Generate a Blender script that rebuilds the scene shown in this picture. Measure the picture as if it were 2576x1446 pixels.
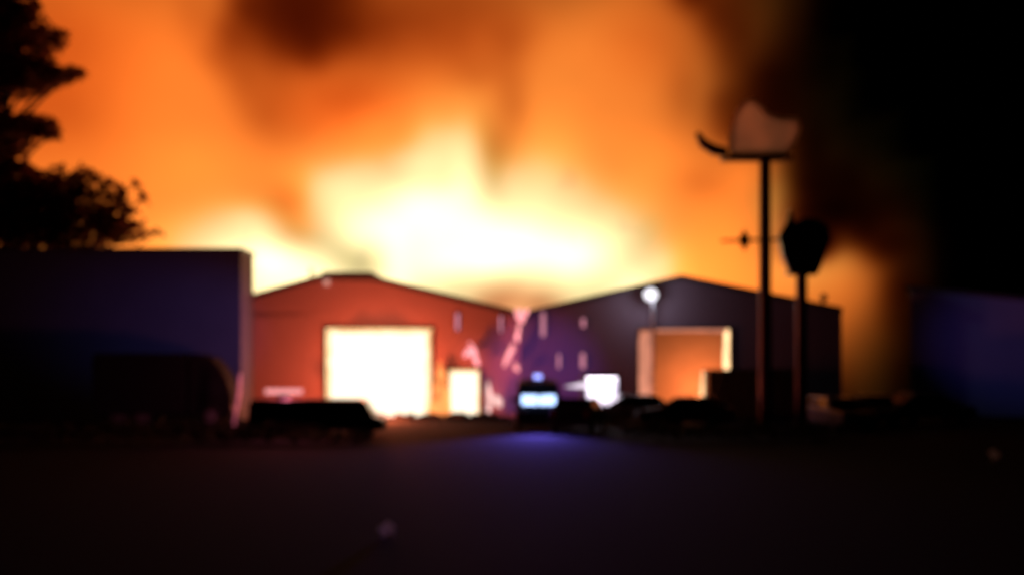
import bpy, bmesh, math, random
from mathutils import Vector, Matrix, noise as mnoise

# ------------------------------------------------------------------ scene, camera, world, exposure
scene = bpy.context.scene
for o in list(bpy.data.objects):
    bpy.data.objects.remove(o)
COL = scene.collection
random.seed(7)
R = math.radians

F = 3537.0          # focal length in photograph units (frame 2575 wide)
CX, HY = 1287.5, 900.0
EYE = 3.14

def P(px, py, Y):   # the point at depth Y seen at photograph position px, py
    return Vector(((px - CX) * Y / F, Y, EYE - (py - HY) * Y / F))
def PX(px, Y): return (px - CX) * Y / F
def PZ(py, Y): return EYE - (py - HY) * Y / F

cam_data = bpy.data.cameras.new('camera')
cam = bpy.data.objects.new('camera', cam_data)
COL.objects.link(cam)
cam.location = (0, 0, EYE)
cam.rotation_euler = (R(90), 0, 0)
cam_data.sensor_width = 36.0
cam_data.lens = 36.0 * F / 2575.0
cam_data.shift_y = (HY - 723.0) / 2575.0
cam_data.clip_start = 0.1
cam_data.clip_end = 3000
# the phone missed its focus: everything beyond a few metres is soft
cam_data.dof.use_dof = True
cam_data.dof.focus_distance = 3.2
cam_data.dof.aperture_fstop = cam_data.lens / 1000.0 / 0.0225
scene.camera = cam

world = bpy.data.worlds.new('World')
scene.world = world
world.use_nodes = True
nt = world.node_tree
bg = nt.nodes['Background']
sky = nt.nodes.new('ShaderNodeTexSky')
sky.sky_type = 'NISHITA'
sky.sun_disc = False
sky.sun_elevation = R(-6.0)
sky.sun_rotation = R(200)
nt.links.new(sky.outputs['Color'], bg.inputs['Color'])
bg.inputs['Strength'].default_value = 0.05

scene.view_settings.view_transform = 'Standard'
scene.view_settings.look = 'None'
scene.view_settings.exposure = 0.0
scene.view_settings.gamma = 1.0
scene.view_settings.use_curve_mapping = False
scene.render.engine = 'CYCLES'
cy = scene.cycles
cy.use_denoising = True
cy.max_bounces = 5
cy.diffuse_bounces = 2
cy.glossy_bounces = 2
cy.transmission_bounces = 4
cy.transparent_max_bounces = 8
cy.volume_bounces = 0
cy.volume_step_rate = 1.5
cy.volume_max_steps = 256
cy.sample_clamp_indirect = 4.0
cy.sample_clamp_direct = 0.0

# ------------------------------------------------------------------ materials
MATS = {}
def mat(name, col, rough=0.7, metal=0.0, var=0.15, scale=3.0, bump=0.0, bscale=20.0, spec=0.5, ribs=None, coat=0.0):
    if name in MATS: return MATS[name]
    m = bpy.data.materials.new(name); m.use_nodes = True
    n = m.node_tree; b = n.nodes['Principled BSDF']
    tc = n.nodes.new('ShaderNodeTexCoord')
    no = n.nodes.new('ShaderNodeTexNoise'); no.inputs['Scale'].default_value = scale
    no.inputs['Detail'].default_value = 5
    n.links.new(tc.outputs['Object'], no.inputs['Vector'])
    mx = n.nodes.new('ShaderNodeMix'); mx.data_type = 'RGBA'
    mx.inputs['A'].default_value = tuple(c * (1 - var) for c in col) + (1,)
    mx.inputs['B'].default_value = tuple(min(1, c * (1 + var)) for c in col) + (1,)
    n.links.new(no.outputs['Fac'], mx.inputs['Factor'])
    n.links.new(mx.outputs['Result'], b.inputs['Base Color'])
    b.inputs['Roughness'].default_value = rough
    b.inputs['Metallic'].default_value = metal
    b.inputs['Specular IOR Level'].default_value = spec
    b.inputs['Coat Weight'].default_value = coat
    h = None
    if bump:
        nb = n.nodes.new('ShaderNodeTexNoise'); nb.inputs['Scale'].default_value = bscale
        nb.inputs['Detail'].default_value = 6
        n.links.new(tc.outputs['Object'], nb.inputs['Vector'])
        bp = n.nodes.new('ShaderNodeBump'); bp.inputs['Strength'].default_value = bump
        bp.inputs['Distance'].default_value = 0.02
        n.links.new(nb.outputs['Fac'], bp.inputs['Height'])
        n.links.new(bp.outputs['Normal'], b.inputs['Normal'])
        h = bp
    if ribs:        # profiled steel sheet: vertical ribs
        wv = n.nodes.new('ShaderNodeTexWave'); wv.wave_type = 'BANDS'; wv.bands_direction = 'X'
        wv.inputs['Scale'].default_value = ribs
        n.links.new(tc.outputs['Object'], wv.inputs['Vector'])
        bp2 = n.nodes.new('ShaderNodeBump'); bp2.inputs['Strength'].default_value = 0.5
        bp2.inputs['Distance'].default_value = 0.03
        n.links.new(wv.outputs['Fac'], bp2.inputs['Height'])
        if h: n.links.new(h.outputs['Normal'], bp2.inputs['Normal'])
        n.links.new(bp2.outputs['Normal'], b.inputs['Normal'])
    MATS[name] = m
    return m

def emit(name, col, strength, var=0.0, scale=1.0):
    if name in MATS: return MATS[name]
    m = bpy.data.materials.new(name); m.use_nodes = True
    n = m.node_tree; n.nodes.remove(n.nodes['Principled BSDF'])
    e = n.nodes.new('ShaderNodeEmission')
    e.inputs['Color'].default_value = tuple(col) + (1,)
    e.inputs['Strength'].default_value = strength
    if var:
        tc = n.nodes.new('ShaderNodeTexCoord')
        no = n.nodes.new('ShaderNodeTexNoise'); no.inputs['Scale'].default_value = scale; no.inputs['Detail'].default_value = 4
        n.links.new(tc.outputs['Object'], no.inputs['Vector'])
        mr = n.nodes.new('ShaderNodeMapRange')
        mr.inputs['From Min'].default_value = 0.3; mr.inputs['From Max'].default_value = 0.7
        mr.inputs['To Min'].default_value = strength * (1 - var); mr.inputs['To Max'].default_value = strength * (1 + var)
        n.links.new(no.outputs['Fac'], mr.inputs['Value'])
        n.links.new(mr.outputs['Result'], e.inputs['Strength'])
    n.links.new(e.outputs['Emission'], n.nodes['Material Output'].inputs['Surface'])
    MATS[name] = m
    return m

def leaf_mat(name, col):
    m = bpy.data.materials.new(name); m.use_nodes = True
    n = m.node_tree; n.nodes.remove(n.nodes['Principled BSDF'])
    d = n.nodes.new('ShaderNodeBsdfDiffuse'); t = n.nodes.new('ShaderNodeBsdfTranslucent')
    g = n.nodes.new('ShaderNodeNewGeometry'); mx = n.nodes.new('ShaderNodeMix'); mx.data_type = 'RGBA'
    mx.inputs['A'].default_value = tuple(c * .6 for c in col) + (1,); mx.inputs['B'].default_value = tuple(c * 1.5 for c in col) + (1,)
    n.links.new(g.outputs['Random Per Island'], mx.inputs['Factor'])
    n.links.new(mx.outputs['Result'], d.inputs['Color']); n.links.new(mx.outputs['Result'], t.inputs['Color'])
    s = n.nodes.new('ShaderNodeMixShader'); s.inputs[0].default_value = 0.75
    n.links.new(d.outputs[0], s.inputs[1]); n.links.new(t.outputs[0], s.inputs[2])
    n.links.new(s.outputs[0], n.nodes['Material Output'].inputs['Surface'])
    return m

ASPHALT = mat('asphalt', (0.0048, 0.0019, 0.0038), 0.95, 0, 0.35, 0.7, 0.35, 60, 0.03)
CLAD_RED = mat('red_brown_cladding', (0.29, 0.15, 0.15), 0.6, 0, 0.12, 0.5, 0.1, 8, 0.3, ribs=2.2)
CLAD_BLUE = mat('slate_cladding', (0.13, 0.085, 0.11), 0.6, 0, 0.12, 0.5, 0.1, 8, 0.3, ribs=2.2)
RENDERED = mat('dull_render_wall', (0.085, 0.095, 0.125), 0.8, 0, 0.15, 0.6, 0.2, 12, 0.2)
PALE_WALL = mat('pale_wall', (0.26, 0.30, 0.50), 0.8, 0, 0.12, 0.5, 0.2, 12, 0.2)
ROOFMAT = mat('roof_sheet', (0.12, 0.10, 0.10), 0.6, 0.2, 0.2, 1.0, ribs=2.2)
TRIM = mat('dark_trim', (0.06, 0.045, 0.045), 0.5, 0, 0.1)
PLASTER = mat('interior_block', (0.42, 0.30, 0.22), 0.85, 0, 0.25, 0.8, 0.2, 6)
STEEL = mat('galvanised_steel', (0.35, 0.35, 0.37), 0.4, 0.8, 0.15)
POLE = mat('glare_red_pole', (0.12, 0.014, 0.012), 0.5, 0.2, 0.15)  # dark red imitates the fire's glare over the poles
BLACK = mat('black_paint', (0.015, 0.015, 0.018), 0.45, 0, 0.2, coat=0.3)
NAVY = mat('navy_paint', (0.012, 0.012, 0.03), 0.6, 0, 0.15, spec=0.2)
MATT = mat('matt_black', (0.012, 0.012, 0.014), 0.8, 0, 0.2, spec=0.1)
DKBLUE = mat('dark_blue_paint', (0.02, 0.02, 0.06), 0.4, 0, 0.15, coat=0.4)
DKRED = mat('maroon_paint', (0.09, 0.018, 0.018), 0.5, 0, 0.15, coat=0.2)
SILVER = mat('silver_paint', (0.38, 0.38, 0.40), 0.35, 0.3, 0.08, coat=0.5)
GREYP = mat('grey_paint', (0.16, 0.16, 0.17), 0.4, 0.2, 0.08, coat=0.5)
WHITEP = mat('white_paint', (0.7, 0.7, 0.72), 0.4, 0, 0.05, coat=0.4)
RUBBER = mat('rubber', (0.02, 0.02, 0.02), 0.85, 0, 0.2)
GLASS = mat('dark_glass', (0.02, 0.022, 0.026), 0.08, 0, 0.0, spec=0.6)
LAMPGLASS = mat('unlit_lamp_glass', (0.55, 0.55, 0.58), 0.15, 0.2, 0.05)
TAIL = mat('tail_lamp', (0.25, 0.01, 0.01), 0.25, 0, 0.05)
BARK = mat('bark', (0.06, 0.035, 0.025), 0.9, 0, 0.3, 3, 0.5, 15)
PAPER = mat('white_paper', (0.75, 0.73, 0.72), 0.8, 0, 0.05)
_n = PAPER.node_tree; _t = _n.nodes.new('ShaderNodeBsdfTranslucent'); _t.inputs['Color'].default_value = (.8, .78, .78, 1)
_m = _n.nodes.new('ShaderNodeMixShader'); _m.inputs[0].default_value = .6
_n.links.new(_n.nodes['Principled BSDF'].outputs[0], _m.inputs[1]); _n.links.new(_t.outputs[0], _m.inputs[2])
_n.links.new(_m.outputs[0], _n.nodes['Material Output'].inputs['Surface'])
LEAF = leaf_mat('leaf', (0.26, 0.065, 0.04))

# ------------------------------------------------------------------ mesh helpers
class MB:
    def __init__(s): s.v = []; s.f = []; s.sm = []
    def add(s, vs, fs, smooth=False):
        k = len(s.v); s.v += [tuple(v) for v in vs]
        for f in fs: s.f.append(tuple(i + k for i in f)); s.sm.append(smooth)
        return s
    def box(s, x0, x1, y0, y1, z0, z1, rot=None, piv=None):
        vs = [Vector((x, y, z)) for z in (z0, z1) for x, y in ((x0, y0), (x1, y0), (x1, y1), (x0, y1))]
        if rot:
            c = Vector(piv) if piv else Vector(((x0+x1)/2, (y0+y1)/2, (z0+z1)/2))
            vs = [c + rot @ (v - c) for v in vs]
        return s.add(vs, [(3,2,1,0),(4,5,6,7),(0,1,5,4),(1,2,6,5),(2,3,7,6),(3,0,4,7)])
    def prism(s, pts, a0, a1, axis='y', inset=None):
        # pts: polygon in the plane across the axis (x,z for y; y,z for x); inset(p)->p for the far/near ends unused
        n = len(pts)
        if axis == 'y': mk = lambda p, a: (p[0], a, p[1])
        else: mk = lambda p, a: (a, p[0], p[1])
        vs = [mk(p, a0) for p in pts] + [mk(p, a1) for p in pts]
        fs = [tuple(range(n)), tuple(range(2*n-1, n-1, -1))] + [(i, n+i, n+(i+1) % n, (i+1) % n) for i in range(n)]
        return s.add(vs, fs)
    def tube(s, pts, rads, n=10, cap=True, smooth=True):
        pts = [Vector(p) for p in pts]; rings = []
        for i, p in enumerate(pts):
            d = (pts[min(i+1, len(pts)-1)] - pts[max(i-1, 0)]).normalized()
            up = Vector((0, 0, 1)) if abs(d.z) < .9 else Vector((0, 1, 0))
            a = d.cross(up).normalized(); b = a.cross(d)
            r = rads[i] if isinstance(rads, (list, tuple)) else rads
            rings.append([p + a * (r * math.cos(t)) + b * (r * math.sin(t)) for t in [2*math.pi*k/n for k in range(n)]])
        vs = [v for r in rings for v in r]; fs = []
        for i in range(len(rings)-1):
            for k in range(n):
                fs.append((i*n+k, i*n+(k+1) % n, (i+1)*n+(k+1) % n, (i+1)*n+k))
        s.add(vs, fs, smooth)
        if cap:
            m = len(vs)
            s.add(rings[0], [tuple(range(n-1, -1, -1))]); s.add(rings[-1], [tuple(range(n))])
        return s
    def ball(s, c, rx, ry=None, rz=None, nu=14, nv=8, lump=0.0, seed=0):
        ry = ry or rx; rz = rz or rx; vs = []; fs = []
        for j in range(nv+1):
            th = math.pi*j/nv
            for i in range(nu):
                ph = 2*math.pi*i/nu
                d = Vector((math.sin(th)*math.cos(ph), math.sin(th)*math.sin(ph), math.cos(th)))
                k = 1 + lump * mnoise.noise(d*1.7 + Vector((seed*3.1, seed*1.7, seed)))
                vs.append((c[0]+rx*d.x*k, c[1]+ry*d.y*k, c[2]+rz*d.z*k))
        for j in range(nv):
            for i in range(nu):
                fs.append((j*nu+i, (j+1)*nu+i, (j+1)*nu+(i+1) % nu, j*nu+(i+1) % nu))
        return s.add(vs, fs, True)
    def build(s, name, m, parent=None, bevel=0.0, loc=None):
        me = bpy.data.meshes.new(name); me.from_pydata(s.v, [], s.f); me.update()
        bm = bmesh.new(); bm.from_mesh(me)
        bmesh.ops.remove_doubles(bm, verts=bm.verts, dist=1e-5)
        bmesh.ops.recalc_face_normals(bm, faces=bm.faces); bm.to_mesh(me); bm.free()
        if any(s.sm):
            for p in me.polygons: p.use_smooth = True
            try: me.set_sharp_from_angle(angle=R(40))
            except Exception: pass
        me.materials.append(m)
        o = bpy.data.objects.new(name, me); COL.objects.link(o)
        if loc is not None: o.location = loc
        if parent: o.parent = parent
        if bevel:
            b = o.modifiers.new('bevel', 'BEVEL'); b.width = bevel; b.segments = 2; b.limit_method = 'ANGLE'
        return o

def tag(o, label, cat=None, group=None, kind=None):
    if label: o['label'] = label
    if cat: o['category'] = cat
    if group: o['group'] = group
    if kind: o['kind'] = kind
    return o
def thing(name, loc, rotz, label, cat, group=None):
    o = bpy.data.objects.new(name, None); COL.objects.link(o)
    o.location = loc; o.rotation_euler = (0, 0, rotz); o.empty_display_size = 0.3
    return tag(o, label, cat, group)
def lamp_point(name, parent, loc, col, watts, rad=0.1):
    l = bpy.data.lights.new(name, 'POINT'); l.color = col; l.energy = watts; l.shadow_soft_size = rad
    o = bpy.data.objects.new(name, l); COL.objects.link(o); o.location = loc; o.parent = parent
    return o
def lamp_spot(name, parent, loc, aim, col, watts, ang, blend=0.6, rad=0.1):
    l = bpy.data.lights.new(name, 'SPOT'); l.color = col; l.energy = watts; l.shadow_soft_size = rad
    l.spot_size = R(ang); l.spot_blend = blend
    o = bpy.data.objects.new(name, l); COL.objects.link(o); o.location = loc; o.parent = parent
    d = Vector(aim) - Vector(loc); o.rotation_euler = d.to_track_quat('-Z', 'Y').to_euler()
    return o

# ------------------------------------------------------------------ ground
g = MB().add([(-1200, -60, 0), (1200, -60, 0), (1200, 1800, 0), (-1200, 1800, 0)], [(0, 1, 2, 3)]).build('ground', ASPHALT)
tag(g, 'dark asphalt yard in front of the burning warehouses', kind='structure')

# ------------------------------------------------------------------ walls with openings
def wall(name, m, parent, top, xs, openings, y0, thick):
    """A wall in the x-z plane: top = [(x, z), ...] roof line, openings = [(x0, x1, z0, z1)]."""
    def zt(x):
        for (xa, za), (xb, zb) in zip(top, top[1:]):
            if xa - 1e-6 <= x <= xb + 1e-6: return za + (zb - za) * (x - xa) / (xb - xa)
        return top[-1][1]
    bx = sorted(set(round(v, 4) for v in [p[0] for p in top] + [o[0] for o in openings] + [o[1] for o in openings] + list(xs)))
    bz = sorted(set(round(v, 4) for v in [0.0] + [o[2] for o in openings] + [o[3] for o in openings]))
    mb = MB()
    for xa, xb in zip(bx, bx[1:]):
        zz = bz + [None]
        for za, zb in zip(zz, zz[1:]):
            cx = (xa + xb) / 2; cz = za + .01 if zb is None else (za + zb) / 2
            if any(o[0] < cx < o[1] and o[2] < cz < o[3] for o in openings): continue
            ta, tb = (zt(xa), zt(xb)) if zb is None else (zb, zb)
            mb.add([(xa, 0, za), (xb, 0, za), (xb, 0, tb), (xa, 0, ta)], [(0, 1, 2, 3)])
    o = mb.build(name, m, parent)
    o.location.y = y0
    # front faces look towards -y: give the wall its thickness behind them
    s = o.modifiers.new('thickness', 'SOLIDIFY'); s.thickness = thick; s.offset = -1.0
    me = o.data
    bm = bmesh.new(); bm.from_mesh(me)
    for f in bm.faces:
        if f.normal.y > 0: f.normal_flip()
    bm.to_mesh(me); bm.free()
    return o

def frame(name, m, parent, x0, x1, z0, z1, y, w=0.12, d=0.1, sill=False):
    mb = MB()
    mb.box(x0 - w, x0, y - d, y, z0, z1 + w).box(x1, x1 + w, y - d, y, z0, z1 + w).box(x0, x1, y - d, y, z1, z1 + w)
    if sill: mb.box(x0 - w, x1 + w, y - d, y, z0 - w, z0)
    return mb.build(name, m, parent)

YF = 75.0
def flame_mat():
    # white hot inside, cooling to orange towards the margin of the flame body
    m = bpy.data.materials.new('white_hot_flame'); m.use_nodes = True
    n = m.node_tree; n.nodes.remove(n.nodes['Principled BSDF'])
    tc = n.nodes.new('ShaderNodeTexCoord'); sp = n.nodes.new('ShaderNodeSeparateXYZ')
    n.links.new(tc.outputs['Generated'], sp.inputs[0])
    def math_(op, a, b=None):
        q = n.nodes.new('ShaderNodeMath'); q.operation = op
        for i, v in enumerate((a, b)):
            if v is None: continue
            if isinstance(v, (int, float)): q.inputs[i].default_value = v
            else: n.links.new(v, q.inputs[i])
        return q.outputs[0]
    x, z = sp.outputs['X'], sp.outputs['Z']
    e = math_('MINIMUM', math_('MINIMUM', x, math_('SUBTRACT', 1.0, x)), math_('SUBTRACT', 1.0, z))
    no = n.nodes.new('ShaderNodeTexNoise'); no.inputs['Scale'].default_value = 1.1; no.inputs['Detail'].default_value = 4
    n.links.new(tc.outputs['Object'], no.inputs['Vector'])
    e = math_('ADD', e, math_('MULTIPLY', math_('SUBTRACT', no.outputs[0], 0.5), 0.09))
    cr = n.nodes.new('ShaderNodeValToRGB'); n.links.new(e, cr.inputs[0])
    el = cr.color_ramp.elements
    el[0].position = 0.0; el[0].color = (.62, .22, .075, 1); el[1].position = .075; el[1].color = (1, .85, .62, 1)
    k = el.new(.022); k.color = (.85, .50, .22, 1)
    em = n.nodes.new('ShaderNodeEmission'); em.inputs['Strength'].default_value = 1.75
    n.links.new(cr.outputs[0], em.inputs['Color']); n.links.new(em.outputs[0], n.nodes['Material Output'].inputs['Surface'])
    return m
FIRE_WHITE = flame_mat()
EDGE_YELLOW = emit('yellow_edge_glow', (1.0, 0.62, 0.30), 2.2, 0.4, 1.2)
WALL_GLOW = emit('orange_wall_glow', (1.0, 0.30, 0.08), 1.6, 0.6, 1.5)
FIRE_PINK = emit('pink_flame_glow', (1.0, 0.32, 0.34), 1.7, 0.4, 2.0)
SLIT = emit('glowing_slit_pane', (1.0, 0.36, 0.48), 0.65, 0.3, 1.0)  # pane glows by itself in place of the fire behind it

def tongue_mesh(mb, x, y, z, w, h, lean=0.0, seed=0):
    """One licking flame: a body that swells, thins and leans as it rises."""
    rr = random.Random(seed); n = 9; pts = []; rads = []
    for i in range(n):
        t = i / (n - 1)
        pts.append((x + lean * t * t + 0.18 * w * math.sin(5 * t + seed), y + 0.1 * w * math.cos(4 * t + seed), z + h * t))
        rads.append(max(0.02, w * 0.5 * (0.55 + 1.6 * t) * (1 - t) ** 0.8 * (0.9 + 0.25 * rr.random()) if t > 0 else w * 0.3))
    mb.tube(pts, rads, 9)

# ---- burning warehouses
def warehouse(label, x_eave_l, x_ridge_l, x_ridge_r, x_eave_r, py_e_l, py_rl, py_rr, py_e_r, m, door, slits, flat):
    xl, xr = PX(x_eave_l, YF), PX(x_eave_r, YF)
    t = thing('warehouse', ((xl + xr) / 2, YF, 0), 0, label, 'warehouse', 'twin gabled warehouses on fire')
    ox = (xl + xr) / 2
    prof = [(xl - ox, PZ(py_e_l, YF)), (PX(x_ridge_l, YF) - ox, PZ(py_rl, YF))]
    if x_ridge_r > x_ridge_l: prof.append((PX(x_ridge_r, YF) - ox, PZ(py_rr, YF)))
    prof.append((xr - ox, PZ(py_e_r, YF)))
    if flat: prof[-1:] = [(PX(1289, YF) - ox, PZ(784, YF)), (xr - ox, PZ(804, YF))]
    else: prof[:1] = [(xl - ox, PZ(804, YF)), (PX(1332, YF) - ox, PZ(786, YF))]
    ops = [(PX(a, YF) - ox, PX(b, YF) - ox, 0.0 if d is None else PZ(d, YF), PZ(c, YF)) for a, b, c, d in door]
    sl = [(PX(a, YF) - ox, PX(b, YF) - ox, PZ(d, YF), PZ(c, YF)) for a, b, c, d in slits]
    wall('front_wall', m, t, prof, [], ops + sl, 0, 0.22)
    L = 15.0
    ze = prof[0][1]
    for sx, zz, x in ((1, prof[0][1], prof[0][0]), (-1, prof[-1][1], prof[-1][0])):
        xa, xb = sorted((x, x + 0.2 * sx))
        MB().box(xa, xb, 0.23, L, 0, zz - 0.25).build('side_wall', m, t)
    # roof planes, thick, with overhang
    th = 0.12
    for i in range(len(prof) - 1):
        (xa, za), (xb, zb) = prof[i], prof[i + 1]
        MB().prism([(xa, za + .003), (xb, zb + .003), (xb, zb + th), (xa, za + th)], -0.12, L, 'y').build('roof', ROOFMAT, t)
        # barge board along the verge
        MB().prism([(xa, za - .16), (xb, zb - .16), (xb, zb + th + .02), (xa, za + th + .02)], -0.20, -0.123, 'y').build('barge_board', TRIM, t)
    for k, op in enumerate(ops):
        frame('door_frame', TRIM, t, op[0], op[1], op[2], op[3], -0.003, 0.10, 0.08)
    for op in sl:
        w = frame('window', TRIM, t, op[0], op[1], op[2], op[3], -0.003, 0.05, 0.05, True)
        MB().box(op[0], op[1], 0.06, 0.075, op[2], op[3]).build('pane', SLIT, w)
    return t, ox, ops

left_shed, oxl, opl = warehouse('red brown warehouse with a wide doorway full of white fire', 436, 811, 937, 1309, 800, 697, 700, 791, CLAD_RED,
    [(819, 1087, 825, None), (1129, 1206, 929, None)],
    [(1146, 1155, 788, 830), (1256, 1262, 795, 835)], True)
# a sliding leaf stands part way across the big doorway, below the bright head
x0, x1 = PX(1071, YF) - oxl, PX(1098, YF) - oxl
d = MB().box(x0, x1, 0.26, 0.32, 0.02, PZ(838, YF)).build('sliding_door', CLAD_RED, left_shed)
MB().box(x0 + .06, x0 + .10, 0.20, 0.257, 1.0, 1.5).build('handle', STEEL, d)
MB().box(PX(811, YF) - oxl, PX(937, YF) - oxl, -0.1, 15, PZ(697, YF) + .10, PZ(690, YF) + .12).build('ridge_vent', ROOFMAT, left_shed)
v = MB().box(PX(816, YF) - oxl, PX(830, YF) - oxl, -0.34, -0.204, PZ(718, YF), PZ(704, YF)).build('bulkhead_lamp', emit('dim_lamp', (1, .42, .32), 0.75), left_shed)

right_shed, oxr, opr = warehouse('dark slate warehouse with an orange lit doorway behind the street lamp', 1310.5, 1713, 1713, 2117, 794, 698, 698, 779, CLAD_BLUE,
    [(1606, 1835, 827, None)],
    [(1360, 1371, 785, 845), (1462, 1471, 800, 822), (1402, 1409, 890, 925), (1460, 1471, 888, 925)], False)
# block partition standing inside the right doorway
PYI = 7.0
xa, xb = PX(1480, YF) - oxr, PX(1960, YF) - oxr
MB().box(xa, xb, PYI, PYI + .2, 0, 5.6).build('partition_wall', PLASTER, right_shed)
vt = MB(); vx = PX(2080, YF) - oxr; vz = PZ(768, YF)
vt.tube([(vx, 1.0, vz - .1), (vx, 1.0, vz + .35)], 0.07, 8)
vt.ball((vx + .04, 1.0, vz + .48), .20, .20, .24)
vt.build('roof_vent', BLACK, right_shed)

# ---- flames
def flame(name, label, group=None, loc=(0, 0, 0)):
    return thing(name, loc, 0, label, 'flame', group)

# fire filling the wide doorway of the left warehouse, bulging a little way out of it
def fire_mass(mb, x0, x1, z0, z1, y0, y1, seed, n=7):
    """A solid billow of fire between x0..x1, z0..z1 whose front swells towards the yard."""
    nx, nz = 18, 16; vs = []; fs = []
    for j in range(nz + 1):
        for i in range(nx + 1):
            u, w = i / nx, j / nz
            e = min(1.0, 4.5 * min(u, 1 - u, 1.0)) * min(1.0, 4.5 * min(1 - w, 1.0))
            k = 0.65 + 0.6 * mnoise.noise(Vector((u * 4, w * 4, seed)))
            vs.append((x0 + (x1 - x0) * u, y1 + (y0 - y1) * math.sqrt(max(0, e)) * k, z0 + (z1 - z0) * w))
    for j in range(nz):
        for i in range(nx):
            a = j * (nx + 1) + i
            fs.append((a, a + 1, a + nx + 2, a + nx + 1))
    m = len(vs)
    vs += [(x0, y1 + 1.5, z0), (x1, y1 + 1.5, z0), (x1, y1 + 1.5, z1), (x0, y1 + 1.5, z1)]
    fs.append((m, m + 3, m + 2, m + 1))
    fs.append(tuple([m, m + 1] + [nx - i for i in range(nx + 1)]))
    fs.append(tuple([m + 3] + [nz * (nx + 1) + i for i in range(nx + 1)] + [m + 2]))
    fs.append(tuple([m] + [j * (nx + 1) for j in range(nz + 1)] + [m + 3]))
    fs.append(tuple([m + 1, m + 2] + [j * (nx + 1) + nx for j in range(nz, -1, -1)]))
    mb.add(vs, fs, True)

fl = flame('flames', 'white hot fire filling the wide doorway of the red warehouse', loc=(oxl, YF, 0))
o = opl[0]; mb = MB(); fire_mass(mb, o[0] + .03, o[1] - .03, 0.02, o[3] - .03, -1.3, 0.36, 1); mb.build('flame_body', FIRE_WHITE, fl)
lamp_point('fire_light', fl, ((o[0] + o[1]) / 2, -4.4, 3.4), (1.0, 0.22, 0.08), 1150, 1.2)
lamp_point('fire_light', fl, (o[0] * .4 + o[1] * .6, -2.6, .7), (1.0, 0.17, 0.06), 2900, .4)
fl = flame('flames', 'smaller white fire filling the narrow doorway right of the wide one', loc=(oxl, YF, 0))
o = opl[1]; mb = MB(); fire_mass(mb, o[0] + .03, o[1] - .03, 0.02, o[3] - .03, -0.7, 0.36, 2); mb.build('flame_body', FIRE_WHITE, fl)
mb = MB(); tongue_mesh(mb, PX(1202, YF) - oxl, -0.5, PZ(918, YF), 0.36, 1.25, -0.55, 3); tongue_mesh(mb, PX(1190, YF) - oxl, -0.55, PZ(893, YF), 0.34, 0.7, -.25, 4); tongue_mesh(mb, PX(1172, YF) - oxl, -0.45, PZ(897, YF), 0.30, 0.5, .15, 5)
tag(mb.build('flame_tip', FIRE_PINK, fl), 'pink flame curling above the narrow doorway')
mb = MB()
for k, (px, py, w, h) in enumerate(((1094, 1052, .7, 2.4), (1108, 1052, .8, 3.2), (1118, 1052, .6, 2.6))):
    tongue_mesh(mb, PX(px, YF) - oxl, -0.35, PZ(py, YF) - .1, w, h, .1, k + 11)
fl2 = flame('flames', 'orange flame light on the wall between the two white doorways, as glowing tongues', loc=(oxl, YF, 0))
mb.build('flame_tongue', WALL_GLOW, fl2)  # flame light on the wall, shaped as glowing tongues
# fire behind the right doorway; glowing columns imitate its firelit jambs and lintel
fl = flame('flames', 'orange fire inside the doorway of the slate warehouse, firelit edges as glowing columns', loc=(oxr, YF, 0))
mb = MB()
mb.tube([(PX(1619, YF + 1) - oxr, 1.2, .9), (PX(1622, YF + 1) - oxr, 1.2, 3.0), (PX(1626, YF + 1) - oxr, 1.2, 4.6)], [.50, .46, .30], 10)
mb.tube([(PX(1650, YF + 1) - oxr, .9, PZ(829, YF)), (PX(1740, YF + 1) - oxr, .9, PZ(822, YF)), (PX(1825, YF + 1) - oxr, .9, PZ(829, YF))], [.10, .22, .12], 8)
mb.build('glow_column', emit('salmon_edge_glow', (1.0, 0.36, 0.22), 0.72, 0.25, 1.0), fl)
mb = MB()
mb.tube([(PX(1846, YF + 1) - oxr, 1.0, 0.1), (PX(1838, YF + 1) - oxr, 1.0, 3.2), (PX(1836, YF + 1) - oxr, 1.0, 5.0)], [.5, .42, .3], 10)
mb.tube([(PX(1782, YF + 1) - oxr, 1.3, 0.05), (PX(1784, YF + 1) - oxr, 1.3, 1.6), (PX(1786, YF + 1) - oxr, 1.3, 2.5)], [.46, .44, .36], 10)
mb.build('glow_column', EDGE_YELLOW, fl)
lamp_point('fire_light', fl, (PX(1775, YF + 4) - oxr, 4.6, 1.2), (1.0, 0.25, 0.07), 900, .8)
# fire glow in the gap between the sheds, shaped as glowing tongues
fl = flame('flames', 'pink fire glow in the gap below the roof valley, shaped as small flames', loc=(oxl, YF, 0))
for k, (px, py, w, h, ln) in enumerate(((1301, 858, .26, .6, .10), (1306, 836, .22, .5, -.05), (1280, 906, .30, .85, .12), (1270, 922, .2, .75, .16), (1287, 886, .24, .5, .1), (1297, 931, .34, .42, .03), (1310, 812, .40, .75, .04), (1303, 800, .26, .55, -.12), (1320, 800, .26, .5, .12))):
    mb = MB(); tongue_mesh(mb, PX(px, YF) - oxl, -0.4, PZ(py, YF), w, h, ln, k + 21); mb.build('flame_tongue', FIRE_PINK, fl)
fl = flame('flames', 'two low pale flames on the ground right of the narrow doorway', loc=(oxl, YF, 0))
for k, (px, py, w, h) in enumerate(((1229, 1036, .36, 1.7), (1251, 1020, .50, .62))):
    mb = MB(); tongue_mesh(mb, PX(px, YF) - oxl, -0.5, PZ(py, YF), w, h, .04, k + 31); mb.build('flame_tongue', emit('pale_flame', (1.0, .6, .55), 1.3, .3, 2), fl)

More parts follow.
